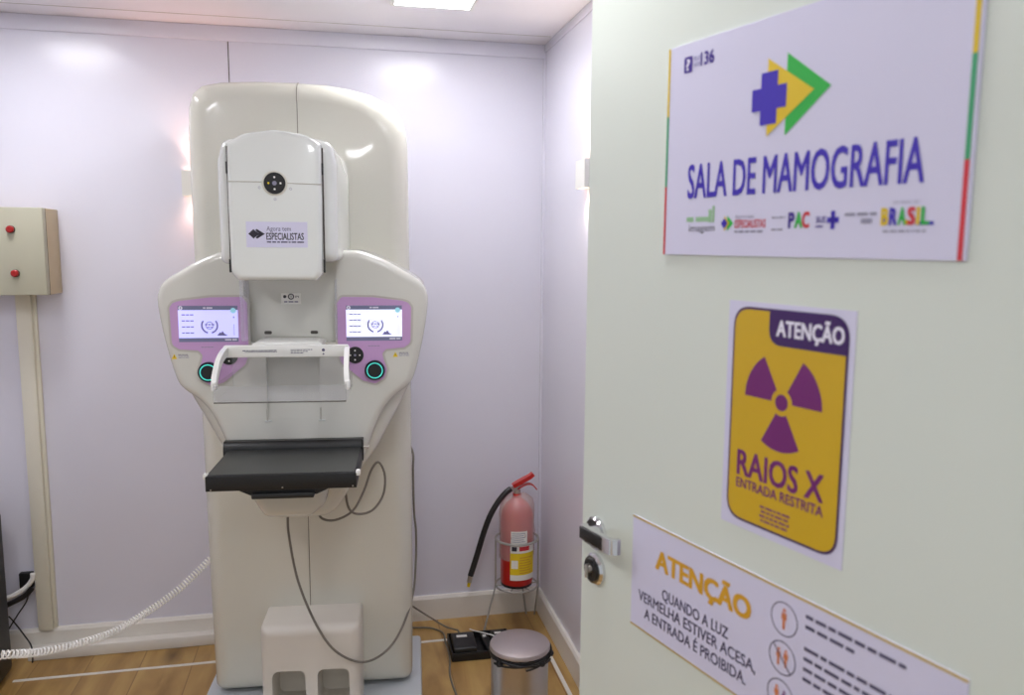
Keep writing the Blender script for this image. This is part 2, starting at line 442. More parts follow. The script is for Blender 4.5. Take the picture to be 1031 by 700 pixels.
# control arm body with wings
R = [(.112, 1.480), (.160, 1.481), (.190, 1.476), (.245, 1.455), (.300, 1.424), (.343, 1.397), (.361, 1.372), (.366, 1.331), (.352, 1.235), (.329, 1.140), (.306, 1.080),
     (.262, .995), (.214, .905), (.165, .835), (.125, .775), (.104, .745), (.078, .724), (.045, .718)]
outl = [(-x, z) for x, z in R[::-1]] + R[::-1][::-1]
outl = [(-x+.006, z) for x, z in R] ; outl = outl + [(x+.006, z) for x, z in R[::-1]]
outl = outl[::-1]
out_s = [tuple(p) for p in spline(outl, 4, True)]
def slope_w(p):
    z = p[1]; t = max(0, min(1, (1.12-z)/.10))*max(0, min(1, (z-.76)/.08)); return .45+1.35*t
Rf = R[:9] + [(.326, 1.128), (.304, 1.094), (.270, 1.068), (.238, 1.030), (.210, .970), (.184, .900), (.155, .835), (.125, .775), (.104, .745), (.078, .724), (.045, .718)]
of = ([(-x+.006, z) for x, z in Rf] + [(x+.006, z) for x, z in Rf[::-1]])[::-1]
out_f = [tuple(p) for p in spline(of, 4, True)]
MB().prism(out_s, -.205, .03, armw, rf=.030, seg=6).build('arm_backing', MM)
body = MB().prism(out_f, -.252, -.10, armw, rf=.022, seg=6).build('control_arm', MM)
# the wings are hollowed behind the lower slopes
for sg in (-1, 1):
    q = [(sg*.40, 1.22), (sg*.30, 1.16), (sg*.265, 1.09), (sg*.20, .95), (sg*.15, .86), (sg*.16, .70), (sg*.45, .70)]
    pass
cut(body, MB().prism(rpoly([(-.128, 1.225), (.118, 1.225), (.122, 1.52), (-.132, 1.52)], .012), -.4, -.226, armw))
wd = MB(); sec = [(-.30, 1.01), (-.2525, 1.01), (-.222, 1.14), (-.222, 1.24), (-.30, 1.24)]
wd.add([(x, y, z) for x in (-.076, .070) for y, z in sec], [[0, 1, 2, 3, 4], [9, 8, 7, 6, 5]]+[[i, 5+i, 5+(i+1) % 5, (i+1) % 5] for i in range(5)], armw)
cut(body, wd)
for x in (-.0765, .0705):
    ch = MB()
    ch.tube([(x, -.2525, 1.04), (x, -.2525, 1.005)], .0022, rimm, 6)
    ch.tube([(x-.006, -.2525, 1.004), (x+.012, -.2525, 1.004)], .003, white_gloss, 6)
    ch.build('guide_groove', MM)
# recess face: two dark slots, sticker
for x in (-.072, .054): MB().prism(rpoly([(x-.010, 1.246), (x+.010, 1.246), (x+.010, 1.255), (x-.010, 1.255)], .004), -.2275, -.22, seam_d).build('slot', MM)
st = Decal(-.2262); st.rect(-.034, .020, 1.330, 1.360, paper, 1)
st.ringz(-.007, 1.351, .0055, .0085, s_blk, 2, 20); st.text('V', -.0105, -.0035, 1.3475, .007, s_blk, 2)
st.poly(circ(-.024, 1.351, .0045, 12), s_blk, 2); st.text('PI', .005, .014, 1.3475, .006, s_blk, 2)
st.words(-.026, .012, 1.3345, .004, s_lgrey, 2, 3); st.build('maker_sticker', MM, smooth=False)
# frosted vertical strips on either side of the recess
MB().box(-.130, -.114, -.305, -.25, 1.235, 1.405, guardm, .003).build('side_guard', MM)
MB().box(.117, .121, -.275, -.25, 1.235, 1.40, guardm, .001).build('side_guard', MM)

# control panels
PRr = [(.133, 1.352), (.218, 1.351), (.300, 1.341), (.316, 1.336), (.325, 1.323), (.322, 1.222), (.304, 1.209), (.253, 1.205), (.243, 1.192), (.247, 1.175), (.256, 1.147), (.248, 1.122),
       (.223, 1.107), (.189, 1.116), (.130, 1.166), (.121, 1.195), (.121, 1.335)]
prr = [.012, .02, .03, .015, .012, .016, .01, .01, .01, .01, .014, .014, .014, .02, .02, .02, .012]
def arrows(D, x, z, w, h, m, k):
    D.poly([(x, z), (x+w*.32, z+h/2), (x+w*.32, z-h/2)], m, k)
    D.poly([(x+w*.3, z+h/2), (x+w*.62, z), (x+w*.3, z-h/2)], m, k)
    D.poly([(x+w*.52, z+h/2), (x+w, z), (x+w*.52, z-h/2), (x+w*.42, z-h*.36), (x+w*.70, z), (x+w*.42, z+h*.36)], m, k)
    D.poly([(x+w*.42, z+h*.3), (x+w*.72, z), (x+w*.42, z-h*.3)], m, k)
for sg in (1, -1):
    P = [(sg*x, z) for x, z in PRr]; po = rpoly(P, prr, 5)
    c = empty('control_panel', (0, 0, 0)); c.parent = MM
    # wider rim behind
    cx = sum(p[0] for p in po)/len(po); rim = MB(); rim.prism(po, -.2545, -.250, rimm)
    n = len(po); grow = []
    V = [Vector(p) for p in po]
    ar = sum(V[i].x*V[(i+1) % n].y-V[(i+1) % n].x*V[i].y for i in range(n))
    for i in range(n):
        e = (V[(i+1) % n]-V[i-1]).normalized(); nn = Vector((e.y, -e.x))*(1 if ar > 0 else -1); grow.append(tuple(V[i]+nn*.006))
    rim = MB(); rim.prism(grow, -.2535, -.249, rimm); rim.build('rim', c)
    MB().prism(po, -.2555, -.250, pink).build('fascia', c)
    x0, x1 = (.145, .299) if sg > 0 else (-.303, -.146); z0, z1 = 1.229, 1.328
    bg = scr_bg2 if sg > 0 else scr_bg
    D = Decal(-.2556, .0003); W = x1-x0
    D.rect(x0, x1, z0, z1, bg, 1); D.rect(x0, x1, z1-.0115, z1, scr_bar, 2); D.rect(x0, x1, z0, z0+.011, scr_bar, 2)
    D.poly(circ(x0+.007, z1-.006, .0055, 16), wht, 3); D.rect(x0+.006, x0+.008, z1-.009, z1-.003, scr_bar, 4)
    D.words(x0+W*.42, x0+W*.60, z1-.0075, .0035, wht, 3, 1)
    D.words(x0+W*.77, x0+W*.97, z0+.004, .0035, wht, 3, 2)
    D.poly(circ(x1-.012, z1-.013, .0075, 18), scr_teal, 4)
    for j in range(4): D.words(x0+.009, x0+.040, z1-.026-j*.0165, .0028, scr_ink, 2, 10+j)
    gx, gz = x0+W*.52, z0+.045
    D.ringz(gx, gz, .0185, .0225, scr_ink, 3, 20, math.radians(-75), math.radians(38))
    D.ringz(gx, gz, .0185, .0225, scr_ink, 3, 20, math.radians(142), math.radians(255))
    D.ringz(gx, gz, .009, .0105, scr_ink, 3, 18); D.words(gx-.012, gx+.012, gz+.001, .003, scr_ink, 4, 4); D.words(gx-.008, gx+.008, gz-.006, .002, scr_ink, 4, 6)
    mx_ = x0+W*.73; mz = z0+.017
    D.poly([(mx_-.014, mz), (mx_-.006, mz+.010), (mx_-.003, mz+.007), (mx_, mz+.013), (mx_+.006, mz+.005), (mx_+.014, mz)], scr_ink, 3)
    D.rect(x1-.0125, x1-.0095, z1-.0335, z1-.0295, scr_bar, 3); D.rect(x1-.0115, x1-.0105, z0+.018, z0+.048, scr_ink, 3)
    D.build('touch_screen', c, smooth=False)
    kx = .222 if sg > 0 else -.228; kz = 1.146
    kn = MB(); rot = Matrix.Rotation(PI/2, 3, 'X')
    kn.lathe([(.028, 0), (.028, .008), (.024, .012), (.0, .012)], navy, (kx, -.2555, kz), 32, rot)
    kn.build('emergency_button', c)
    D = Decal(-.2678); D.ringz(kx, kz, .0195, .0225, teal, 1); D.poly(circ(kx, kz, .014, 24), blacks, 1); D.build('button_ring', c, smooth=False)
    bx = .168 if sg > 0 else -.173
    MB().lathe([(.0235, 0), (.0235, .004), (.0, .005)], black, (bx, -.2555, 1.189), 28, rot).build('keypad', c)
    D = Decal(-.2606)
    for a in range(4): D.poly(circ(bx+.013*math.cos(a*PI/2), 1.189+.013*math.sin(a*PI/2), .0024, 8), paper, 1)
    D.poly(circ(bx, 1.189, .0035, 8), s_lgrey, 1); D.build('keypad_icons', c, smooth=False)
    D = Decal(-.2556); D.words(kx-.018, kx+.014, 1.2135, .0018, s_lgrey, 1, 5); D.build('lettering', c, smooth=False)
    # warning sticker
    wx = -.326 if sg < 0 else .272
    D = Decal(-.2522); D.poly([(wx, 1.182), (wx+.015, 1.182), (wx+.0075, 1.196)], yellow, 1)
    D.rect(wx+.0068, wx+.0082, 1.186, 1.192, s_blk, 2)
    for j in range(3): D.words(wx+.018, wx+.046, 1.193-j*.004, .0018, s_lgrey if j else s_grey, 1, 20+j)
    D.build('warning_sticker', MM, smooth=False)

# tube head
hs = rpoly([(-.152, 1.445), (.140, 1.452), (.140, 1.700), (.128, 1.752), (.075, 1.764), (-.08, 1.764), (-.138, 1.752), (-.152, 1.700)], [.02, .02, .05, .03, .05, .05, .03, .05], 5)
MB().prism(hs, -.425, .02, white_gloss, rf=.03, seg=7, sc=True).build('head_housing', MM)
hc = [(-.103, 1.405), (.088, 1.405), (.103, 1.424), (.106, 1.60), (.106, 1.742), (.070, 1.765), (-.005, 1.776), (-.080, 1.765), (-.119, 1.742), (-.121, 1.60), (-.119, 1.424)]
hcr = [.012, .012, .02, 0, .008, .06, .08, .06, .008, 0, .02]
MB().prism(rpoly(hc, hcr, 5), -.452, -.40, white_gloss, rf=.014, seg=5, sc=True).build('head_cover', MM)
for sx in (-1, 1):
    g = MB(); x = -.1228 if sx < 0 else .1078
    g.tube([(x, -.428, 1.43), (x, -.428, 1.735)], .0022, seam_d, 6)
    for z0, z1 in ((1.425, 1.458), (1.668, 1.697)): g.box(x-.0022, x+.0022, -.436, -.425, z0, z1, black)
    g.build('cover_joint', MM)
g = MB(); g.tube([(-.118, -.4505, 1.648), (-.108, -.4522, 1.648), (-.038, -.4524, 1.648)], .0013, rimm, 6); g.build('fold_line', MM); g = MB(); g.tube([(.024, -.4524, 1.646), (.09, -.4522, 1.644), (.108, -.4505, 1.644)], .0013, rimm, 6); g.build('fold_line', MM)
g = MB(); rot = Matrix.Rotation(PI/2, 3, 'X')
g.lathe([(.031, 0), (.031, .002), (.027, .004), (.026, .002)], ivory2, (-.006, -.451, 1.645), 36, rot); g.build('keypad_ring', MM)
kp = MB(); kp.lathe([(.026, 0), (.026, .003), (.0, .004)], black, (-.006, -.4515, 1.645), 32, rot); kp = kp.build('head_keypad', MM)
D = Decal(-.4557)
for a in range(4): D.poly(circ(-.006+.0145*math.cos(a*PI/2), 1.645+.0145*math.sin(a*PI/2), .0026, 10), yellow if a in (2,) else paper, 1)
D.poly(circ(-.006, 1.645, .0055, 14), s_lgrey, 1); D.build('keypad_icons', kp, smooth=False)
for x, z in ((-.043, 1.634), (.032, 1.632), (-.006, 1.606)): Decal(-.4522).ringz(x, z, .0022, .0032, s_lgrey, 1, 12).build('small_icon', MM, smooth=False)
D = Decal(-.4524)
D.rect(-.078, .070, 1.488, 1.551, signw, 1)
arrows(D, -.073, 1.521, .040, .024, s_blk, 2)
D.text('Agora tem', -.029, .030, 1.5285, .0115, s_grey, 2); D.text('ESPECIALISTAS', -.030, .061, 1.507, .0165, s_blk, 2, .02)
D.words(-.029, .061, 1.4995, .0035, s_grey, 2, 9); D.build('head_label', MM, smooth=False)

# compression paddle
pd = empty('compression_paddle', (0, 0, 0)); pd.parent = MM
MB().prism(rpoly([(-.098, 1.216), (.086, 1.216), (.086, 1.230), (.074, 1.236), (-.086, 1.236), (-.098, 1.230)], .004), -.333, -.20, white_pl, rf=.004).build('carriage', pd)
MB().box(-.168, .157, -.348, -.330, 1.197, 1.229, white_pl, .004).build('holder_bar', pd)
D = Decal(-.3483)
for j, (a, b, z) in enumerate(((-.118, -.030, 1.2145), (-.112, -.030, 1.2110), (.006, .062, 1.2165), (.006, .050, 1.2120), (.006, .040, 1.2075))): D.words(a, b, z, .0018 if j else .0024, s_grey, 1, 30+j)
D.poly(circ(.091, 1.216, .0042, 14), s_grey, 1); D.poly(circ(.091, 1.2055, .0024, 10), s_grey, 1); D.build('lettering', pd, smooth=False)
for sg in (-1, 1):
    xb, xf = (-.162, -.153) if sg < 0 else (.153, .166)
    pts = [(-.340, 1.213), (-.40, 1.209), (-.455, 1.194), (-.500, 1.168), (-.520, 1.150)]
    mb = MB(); sec = spline([(xb+(xf-xb)*(i/4), p[0], p[1]) for i, p in enumerate(pts)], 5)
    vs = []; fs = []
    for i, p in enumerate(sec):
        a = sec[max(0, i-1)]; b = sec[min(len(sec)-1, i+1)]; t = (b-a).normalized(); up = Vector((0, -t.z, t.y)) if t.y < 0 else Vector((0, t.z, -t.y))
        w = .0115*(1-.2*i/len(sec)); up = Vector((0, t.z, -t.y)).normalized()
        for dx, du in ((-.0062, -w), (.0062, -w), (.0062, w), (-.0062, w)): vs.append(p+Vector((dx, 0, 0))+up*du)
    for i in range(len(sec)-1):
        for k in range(4): fs.append([i*4+k, i*4+(k+1) % 4, (i+1)*4+(k+1) % 4, (i+1)*4+k])
    fs += [[0, 1, 2, 3], [(len(sec)-1)*4+k for k in (3, 2, 1, 0)]]
    mb.add(vs, fs, white_pl); mb.box(xf-.006, xf+.006, -.533, -.507, 1.140, 1.163, white_pl, .004)
    mb.build('paddle_arm', pd)
cl = MB()
cl.box(-.149, .166, -.548, -.335, 1.116, 1.1185, clearp, 0)
cl.box(-.149, -.1465, -.545, -.335, 1.1185, 1.158, clearp, 0); cl.box(.1625, .165, -.545, -.335, 1.1185, 1.158, clearp, 0)
cl.box(-.149, .158, -.3335, -.331, 1.1185, 1.200, clearp, 0)
cl.build('clear_tray', pd, smooth=False)
MB().box(-.149, .166, -.551, -.548, 1.1175, 1.156, clearf, 0).build('clear_front', pd, smooth=False)
MB().tube([(-.148, -.5515, 1.1155), (.165, -.5515, 1.1155)], .0017, seam_d, 6).build('front_edge', pd)

# detector / breast support
dt = empty('detector', (0, 0, 0)); dt.parent = MM
MB().prism([(-.181, .890), (.185, .890), (.185, .927), (.182, .930), (-.178, .930), (-.181, .927)], -.534, -.285, black, rf=.003, seg=2).build('detector_case', dt)
MB().box(-.176, .180, -.528, -.287, .9295, .9312, carbon, 0).build('top_surface', dt, smooth=False)
fl = MB(); fl.add([(x, y, z) for x in (-.192, .184) for y, z in ((-.288, .929), (-.284, .946), (-.276, .953), (-.255, .953), (-.25, .90), (-.284, .90))],
    [[0, 1, 2, 3, 4, 5], [11, 10, 9, 8, 7, 6]]+[[i, 6+i, 6+(i+1) % 6, (i+1) % 6] for i in range(6)], blacks); fl.build('rear_flange', dt)
br = MB(); br.box(.184, .188, -.292, -.262, .895, .955, black); br.tube([(.186, -.277, .930), (.198, -.277, .930)], .0035, steel, 10); br.tube([(.198, -.277, .930), (.203, -.277, .930)], .006, steel, 10); br.build('side_bracket', dt)
hn = MB().prism(rpoly([(-.108, .893), (.118, .893), (.112, .886), (.086, .874), (-.074, .874), (-.100, .886)], .002), -.523, -.42, black)
hn.build('handle_base', dt)
MB().box(-.072, .080, -.536, -.50, .868, .882, blacks, .003).build('handle', dt)
for x, y in ((-.181, -.526), (.189, -.526)):
    cp = MB(); cp.box(x-.0055, x+.0055, y-.006, y+.012, .920, .934, white_pl, .003); cp.build('corner_clip', dt)
for x, z in ((-.168, .8945), (.004, .8965), (.176, .8955)): MB().lathe([(.0022, 0), (.0018, .0012), (0, .0014)], steel, (x, -.5341, z), 10, Matrix.Rotation(PI/2, 3, 'X')).build('screw', dt)
# curved white underside carrying the detector
ck = rpoly([(-.125, .790), (.125, .790), (.118, .752), (.090, .722), (.05, .716), (-.075, .716), (-.103, .735), (-.122, .765)], .015)
MB().prism(rpoly([(-.098, .82), (-.068, .768), (.052, .768), (.090, .80), (.11, .895), (-.11, .895)], [.01, .03, .03, .03, .01, .01]), -.40, -.2, armw, rf=.03, sc=True).build('detector_support', MM)

# ------------------------------------------------------------------ cables on the machine
Mw = Matrix.Translation((-.105, 2.55, 0)) @ Matrix.Rotation(MTH, 4, 'Z')
def mw(p): return Mw @ Vector(p)
c1 = [(-.049, -.10, .735), (-.049, -.125, .690), (-.048, -.12, .619), (-.025, -.12, .476), (.031, -.16, .352), (.089, -.175, .271), (.165, -.15, .218), (.235, -.10, .222), (.285, -.03, .262),
      (.322, .06, .335), (.333, .10, .44), (.334, .10, .54), (.328, .08, .62), (.326, .08, .75), (.327, .08, .81), (.316, .12, .835)]
tag(MB().tube(spline([mw(p) for p in c1], 8), .0037, cablem, 8).build('cable'), 'thin grey cable looping low across the machine column and up its right side', 'cable', 'cables of the machine')
c2 = [(.04, -.13, .700), (.057, -.17, .688), (.095, -.17, .682), (.145, -.15, .702), (.178, -.13, .757), (.200, -.11, .815), (.222, -.10, .836), (.240, -.10, .795), (.235, -.11, .737), (.205, -.14, .700), (.165, -.17, .698), (.138, -.19, .722), (.130, -.22, .79), (.126, -.27, .87), (.126, -.30, .895)]
tag(MB().tube(spline([mw(p) for p in c2], 8), .0036, cablem, 8).build('cable'), 'thin grey cable curling in a loop beside the right end of the black tray', 'cable', 'cables of the machine')

# coiled white cord
ctr = spline([(-1.63, 1.72, .86), (-1.40, 1.78, .70), (-1.15, 1.92, .58), (-.98, 2.01, .52), (-.837, 2.10, .484), (-.784, 2.20, .434), (-.719, 2.30, .401), (-.656, 2.40, .380), (-.583, 2.50, .390), (-.511, 2.575, .419), (-.440, 2.64, .470), (-.395, 2.66, .51)], 10)
ln = [0]
for i in range(1, len(ctr)): ln.append(ln[-1]+(ctr[i]-ctr[i-1]).length)
def at(s):
    for i in range(1, len(ctr)):
        if ln[i] >= s or i == len(ctr)-1:
            t = (s-ln[i-1])/(ln[i]-ln[i-1]); return ctr[i-1].lerp(ctr[i], t), (ctr[i]-ctr[i-1]).normalized()
pts = []; s_ = 0; ph = 0; N = 12; s_end = ln[-1]-.01
while s_ < s_end:
    p, t = at(s_); u = t.cross(Vector((0, 0, 1))).normalized(); w = u.cross(t)
    rr = .0092; pts.append(p+(u*math.cos(ph)+w*math.sin(ph))*rr); ph += 2*PI/N
    pitch = .0122 if s_ < .95 else .0122-.0022*min(1, (s_-.95)/.5); s_ += pitch/N
tag(MB().tube(pts, .0024, cordw, 5).build('coiled_cord'), 'white coiled cord sagging from the left edge up to the machine column', 'cord')

# ------------------------------------------------------------------ control box, conduit, left edge things
bx = empty('control_box', (-1.1, WY, 1.321), 0, 'beige metal control box with two red buttons on the back wall', 'electrical box')
MB().box(-.155, .155, -.126, 0, 0, .286, boxs, .003).build('case', bx)
MB().box(-.155, .1555, -.155, -.124, .001, .287, boxm, .004).build('lid', bx)
MB().box(-.1545, .156, -.1265, -.1245, .001, .286, seam_d).build('lid_joint', bx, smooth=False)
rot = Matrix.Rotation(PI/2, 3, 'X')
for x, z in ((.0605, .2155), (.0655, .073)):
    b = MB(); b.lathe([(.0125, 0), (.0125, .004), (.010, .005)], blacks, (x, -.155, z), 24, rot)
    b.lathe([(.0, .016), (.008, .016), (.0115, .013), (.0115, .004), (.0, .004)][::-1], redb, (x, -.155, z), 24, rot); b.build('button', bx)
cd = MB(); cd.box(-1.088, -1.040, WY-.030, WY, .1, 1.321, condm, .003); cd.box(-1.040, -1.029, WY-.016, WY, .1, 1.321, condm, .002)
tag(cd.build('cable_conduit'), 'beige vertical cable trunking running from the control box down to the baseboard', 'conduit')
tag(MB().box(-1.44, -1.137, 2.60, 2.96, .012, .60, black, .025, 4).build('equipment_case'), 'black equipment case standing on the floor at the left edge', 'equipment case')
for x in (-1.40, -1.18):
    for y in (2.64, 2.92): MB().lathe([(.012, 0), (.012, .014)], black, (x, y, 0), 12).build('rubber_foot', bpy.data.objects['equipment_case'])
so = MB().box(-1.142, -1.098, WY-.022, WY, .262, .318, black, .003).build('wall_socket'); tag(so, 'small black socket on the back wall beside the beige trunking', 'socket')
tag(MB().tube(spline([(-1.22, 3.01, .235), (-1.19, 3.03, .238), (-1.147, 3.045, .251), (-1.115, 3.05, .272), (-1.095, 3.052, .298), (-1.092, 3.052, .32)], 8), .0085, cordw, 10).build('cable'), 'thick white cable bending up beside the beige trunking', 'cable', 'cables at the left edge')
tag(MB().tube(spline([(-1.23, 3.01, .205), (-1.19, 3.03, .212), (-1.147, 3.04, .228), (-1.115, 3.045, .245), (-1.096, 3.047, .268)], 8), .0095, hosem, 10).build('cable'), 'thick black cable just under the thick white cable at the left', 'cable', 'cables at the left edge')
tag(MB().tube(spline([(-1.107, 3.05, .255), (-1.12, 3.055, .215), (-1.15, 3.055, .170), (-1.185, 3.05, .112), (-1.20, 3.045, .07), (-1.22, 3.04, .02)], 8), .0025, hosem, 8).build('cable'), 'thin black cable hanging down to the black equipment case', 'cable', 'cables at the left edge')
tag(MB().tube(spline([(-1.18, 3.055, .165), (-1.165, 3.058, .140), (-1.135, 3.055, .09), (-1.112, 3.045, .055), (-1.10, 3.022, .03), (-1.098, 3.010, .004)], 8), .0025, hosem, 8).build('cable'), 'thin dark cable lying over the baseboard at the left, behind the coiled cord', 'cable', 'cables at the left edge')

# ------------------------------------------------------------------ extinguisher on its stand
EX, EY = .653, 2.93
stn = empty('extinguisher_stand', (EX, EY, 0), 0, 'grey wire three-legged stand holding the fire extinguisher in the corner', 'stand')
MB().ring((0, 0, .374), .082, .0048, greyw, 48).build('upper_ring', stn)
lr = MB().ring((0, 0, .186), .082, .0036, greyw, 48)
for a in (0, PI/3, 2*PI/3): lr.tube([(.082*math.cos(a), .082*math.sin(a), .186), (-.082*math.cos(a), -.082*math.sin(a), .186)], .0025, greyw, 6)
lr.build('lower_ring', stn)
for a, ft in ((PI*1.02, (-.142, -.045, .003)), (PI*.36, (.068, .118, .003)), (-PI*.04, (.100, .105, .003))):
    p = (.084*math.cos(a), .084*math.sin(a))
    MB().tube([(p[0], p[1], .374), (p[0], p[1], .200), (p[0]*1.02, p[1]*1.02, .180), ft], .0036, greyw, 8).build('leg', stn)
fe = empty('fire_extinguisher', (EX, EY, .19), 0, 'red fire extinguisher wrapped in clear plastic with a black hose and yellow label', 'fire extinguisher')
pink_r = mat('wrapped_red', (214, 110, 108), rough=.35)
MB().lathe([(.0, .0), (.050, .0), (.060, .006), (.063, .02), (.063, .13), (.063, .268), (.058, .298), (.044, .322), (.026, .338), (.017, .346), (.017, .362), (.0, .362)], red, n=48).build('cylinder', fe)
MB().lathe([(.0515, .0), (.0605, .001), (.0612, .012)], hosem, n=40).build('foot_band', fe)
# plastic wrap, loose and wrinkled
wr = []; rd = random.Random(3)
prof = [(.0655, .105), (.0665, .13), (.066, .18), (.068, .21), (.066, .25), (.0675, .285), (.066, .315), (.058, .338), (.040, .352), (.022, .362)]
wm = MB(); n = 48; vs = []; fs = []
for i, (r, z) in enumerate(prof):
    for k_ in range(n):
        a = 2*PI*k_/n; q = r+.0016*math.sin(a*7+i*1.3)+rd.uniform(-.0007, .0014); vs.append((q*math.cos(a), q*math.sin(a), z+.006*math.sin(a*2+i)))
for i in range(len(prof)-1):
    for k_ in range(n): k2 = (k_+1) % n; fs.append([i*n+k_, i*n+k2, (i+1)*n+k2, (i+1)*n+k_])
wm.add(vs, fs, wrapm); wm.build('plastic_wrap', fe, ang=180)
def patch(mb, R, a0, a1, z0, z1, m, n=12):
    vs = []; fs = []
    for i in range(n+1):
        a = a0+(a1-a0)*i/n; vs += [(R*math.cos(a), R*math.sin(a), z0), (R*math.cos(a), R*math.sin(a), z1)]
    for i in range(n): fs.append([2*i, 2*i+2, 2*i+3, 2*i+1])
    mb.add(vs, fs, m)
lb = MB(); A = math.radians
lb.flat = True
patch(lb, .0696, A(-123), A(-38), .038, .180, paper); patch(lb, .0699, A(-123), A(-38), .060, .146, yellow); patch(lb, .0698, A(-121), A(-68), .180, .232, paper)
patch(lb, .0702, A(-119), A(-98), .086, .118, paper, 4); patch(lb, .0702, A(-118), A(-102), .155, .172, s_blk, 4); patch(lb, .0702, A(-94), A(-60), .155, .172, s_red, 6)
for j in range(7): patch(lb, .0702, A(-93), A(-48-5*(j % 3)), .066+j*.010, .070+j*.010, s_gold, 6)
for j in range(5): patch(lb, .0702, A(-118), A(-76-4*(j % 2)), .190+j*.008, .193+j*.008, s_lgrey, 6)
lb.build('label', fe)
vl = MB(); vl.lathe([(.014, .362), (.014, .372), (.010, .376), (.010, .392), (.0, .392)], steel, n=20); vl.tube([(-.004, 0, .378), (-.030, -.004, .381)], .009, steel, 12); vl.build('valve', fe)
def bar(mb, pts, w, th, m):
    vs = []; fs = []; P = [Vector(p) for p in pts]
    for i, p in enumerate(P):
        t = (P[min(i+1, len(P)-1)]-P[max(0, i-1)]).normalized(); sd = Vector((0, 1, 0)); up = t.cross(sd).normalized(); ww = w[i] if isinstance(w, list) else w
        for a, b in ((-1, -1), (1, -1), (1, 1), (-1, 1)): vs.append(p+sd*a*ww+up*b*th)
    for i in range(len(P)-1):
        for k in range(4): fs.append([i*4+k, i*4+(k+1) % 4, (i+1)*4+(k+1) % 4, (i+1)*4+k])
    fs += [[0, 1, 2, 3], [(len(P)-1)*4+k for k in (3, 2, 1, 0)]]; mb.add(vs, fs, m)
hl = MB(); bar(hl, [(-.018, -.004, .392), (-.005, -.006, .400), (.025, -.008, .416), (.048, -.010, .428), (.060, -.011, .438)], [.010, .013, .014, .012, .010], .0075, red); hl.build('squeeze_lever', fe)
hl = MB(); bar(hl, spline([(.000, -.004, .380), (.030, -.006, .396), (.055, -.008, .396), (.074, -.01, .376)], 5), .009, .0025, red); hl.build('carry_handle', fe)
hs_ = spline([(-.026, -.004, .381), (-.050, -.01, .366), (-.080, -.015, .332), (-.110, -.02, .283), (-.135, -.02, .215), (-.160, -.02, .130), (-.185, -.025, .055)], 8)
MB().tube(hs_, .0112, hosem, 12).build('hose', fe)
nz = MB(); nz.tube([(-.184, -.025, .060), (-.190, -.025, .030)], .0095, steel, 12); nz.tube([(-.190, -.025, .030), (-.193, -.025, .012)], .006, yellow, 10); nz.build('nozzle', fe)

# ------------------------------------------------------------------ pedal bin
bn = empty('pedal_bin', (.517, 2.265, 0), 0, 'small stainless steel pedal bin with a black bag edge under its lid', 'bin')
MB().lathe([(.082, .0), (.086, .0), (.089, .006), (.0885, .018), (.0875, .020), (.0875, .278), (.084, .280)], steel, n=56).build('body', bn)
MB().lathe([(.0, .0), (.0905, .0), (.0905, .018), (.088, .018)], black, n=48).build('base_ring', bn)
MB().lathe([(.089, .281), (.0925, .283), (.0925, .290), (.090, .295), (.078, .299), (.045, .302), (.0, .303)], lidm, n=56).build('lid', bn)
bg = MB(); rd = random.Random(5); vs = []; fs = []; n = 72
for i, (r, z) in enumerate([(.0885, .281), (.0920, .279), (.0935, .272), (.0920, .266), (.0885, .264)]):
    for k_ in range(n):
        a = 2*PI*k_/n; w = .003*math.sin(a*5+1)+.0015*math.sin(a*13)+rd.uniform(-.0006, .0006); vs.append(((r+w*.3*(i in (1, 2, 3)))*math.cos(a), (r+w*.3*(i in (1, 2, 3)))*math.sin(a), z+w))
for i in range(4):
    for k_ in range(n): k2 = (k_+1) % n; fs.append([i*n+k_, i*n+k2, (i+1)*n+k2, (i+1)*n+k_])
bg.add(vs, fs, black)
for (a0, a1, z0, z1) in ((-2.6, -.5, .278, .258), (-2.7, -.9, .260, .274), (-1.6, .1, .256, .280)):
    bg.tube([(.096*math.cos(a0+(a1-a0)*k_/16), .096*math.sin(a0+(a1-a0)*k_/16), z0+(z1-z0)*k_/16) for k_ in range(17)], .003, black, 6)
for a in (-2.5, -1.0, -.25): bg.lathe([(0, -.010), (.008, -.007), (.011, 0), (.008, .007), (0, .010)], black, (.0935*math.cos(a), .0935*math.sin(a), .265), 12)
bg.build('bin_bag', bn)
MB().lathe([(.006, .272), (.006, .29), (0, .29)], hosem, (0, .093, 0), 10).build('hinge', bn)
pdm = MB(); pdm.box(-.022, .022, -.125, -.085, .006, .012, blacks, .002); pdm.build('pedal', bn)

# ------------------------------------------------------------------ power adapters in a black tray
tr = MB(); tr.box(-.115, .115, -.085, .075, 0, .006, black, .002)
for q in ((-.115, .115, -.085, -.080), (-.115, .115, .070, .075), (-.115, -.110, -.08, .07), (.110, .115, -.08, .07)): tr.box(q[0], q[1], q[2], q[3], .004, .032, black, .0015)
to = tr.build('floor_tray'); to.location = (.488, 2.808, 0); to.rotation_euler = (0, 0, -.02); tag(to, 'shallow black plastic tray on the wooden floor left of the pedal bin', 'tray')
def adapter(x, y, rz, w, d_, h, label):
    t = empty('power_adapter', (x, y, .0065), rz, label, 'power adapter', 'black power adapters in the floor tray')
    MB().box(-w, w, -d_, d_, 0, h, blacks, .006, 3).build('case', t)
    D = MB(); D.box(-w*.55, w*.35, d_*.35, d_*.62, h, h+.0006, paper); D.box(-w*.7, w*.7, -d_*.7, d_*.2, h, h+.0004, black); D.build('rating_label', t, smooth=False)
adapter(.425, 2.795, -.03, .043, .062, .040, 'larger black power adapter at the left end of the floor tray')
adapter(.512, 2.80, .05, .014, .062, .030, 'narrow black power adapter in the middle of the floor tray')
adapter(.562, 2.81, -.06, .028, .055, .034, 'black power adapter at the right end of the tray, partly behind the bin')
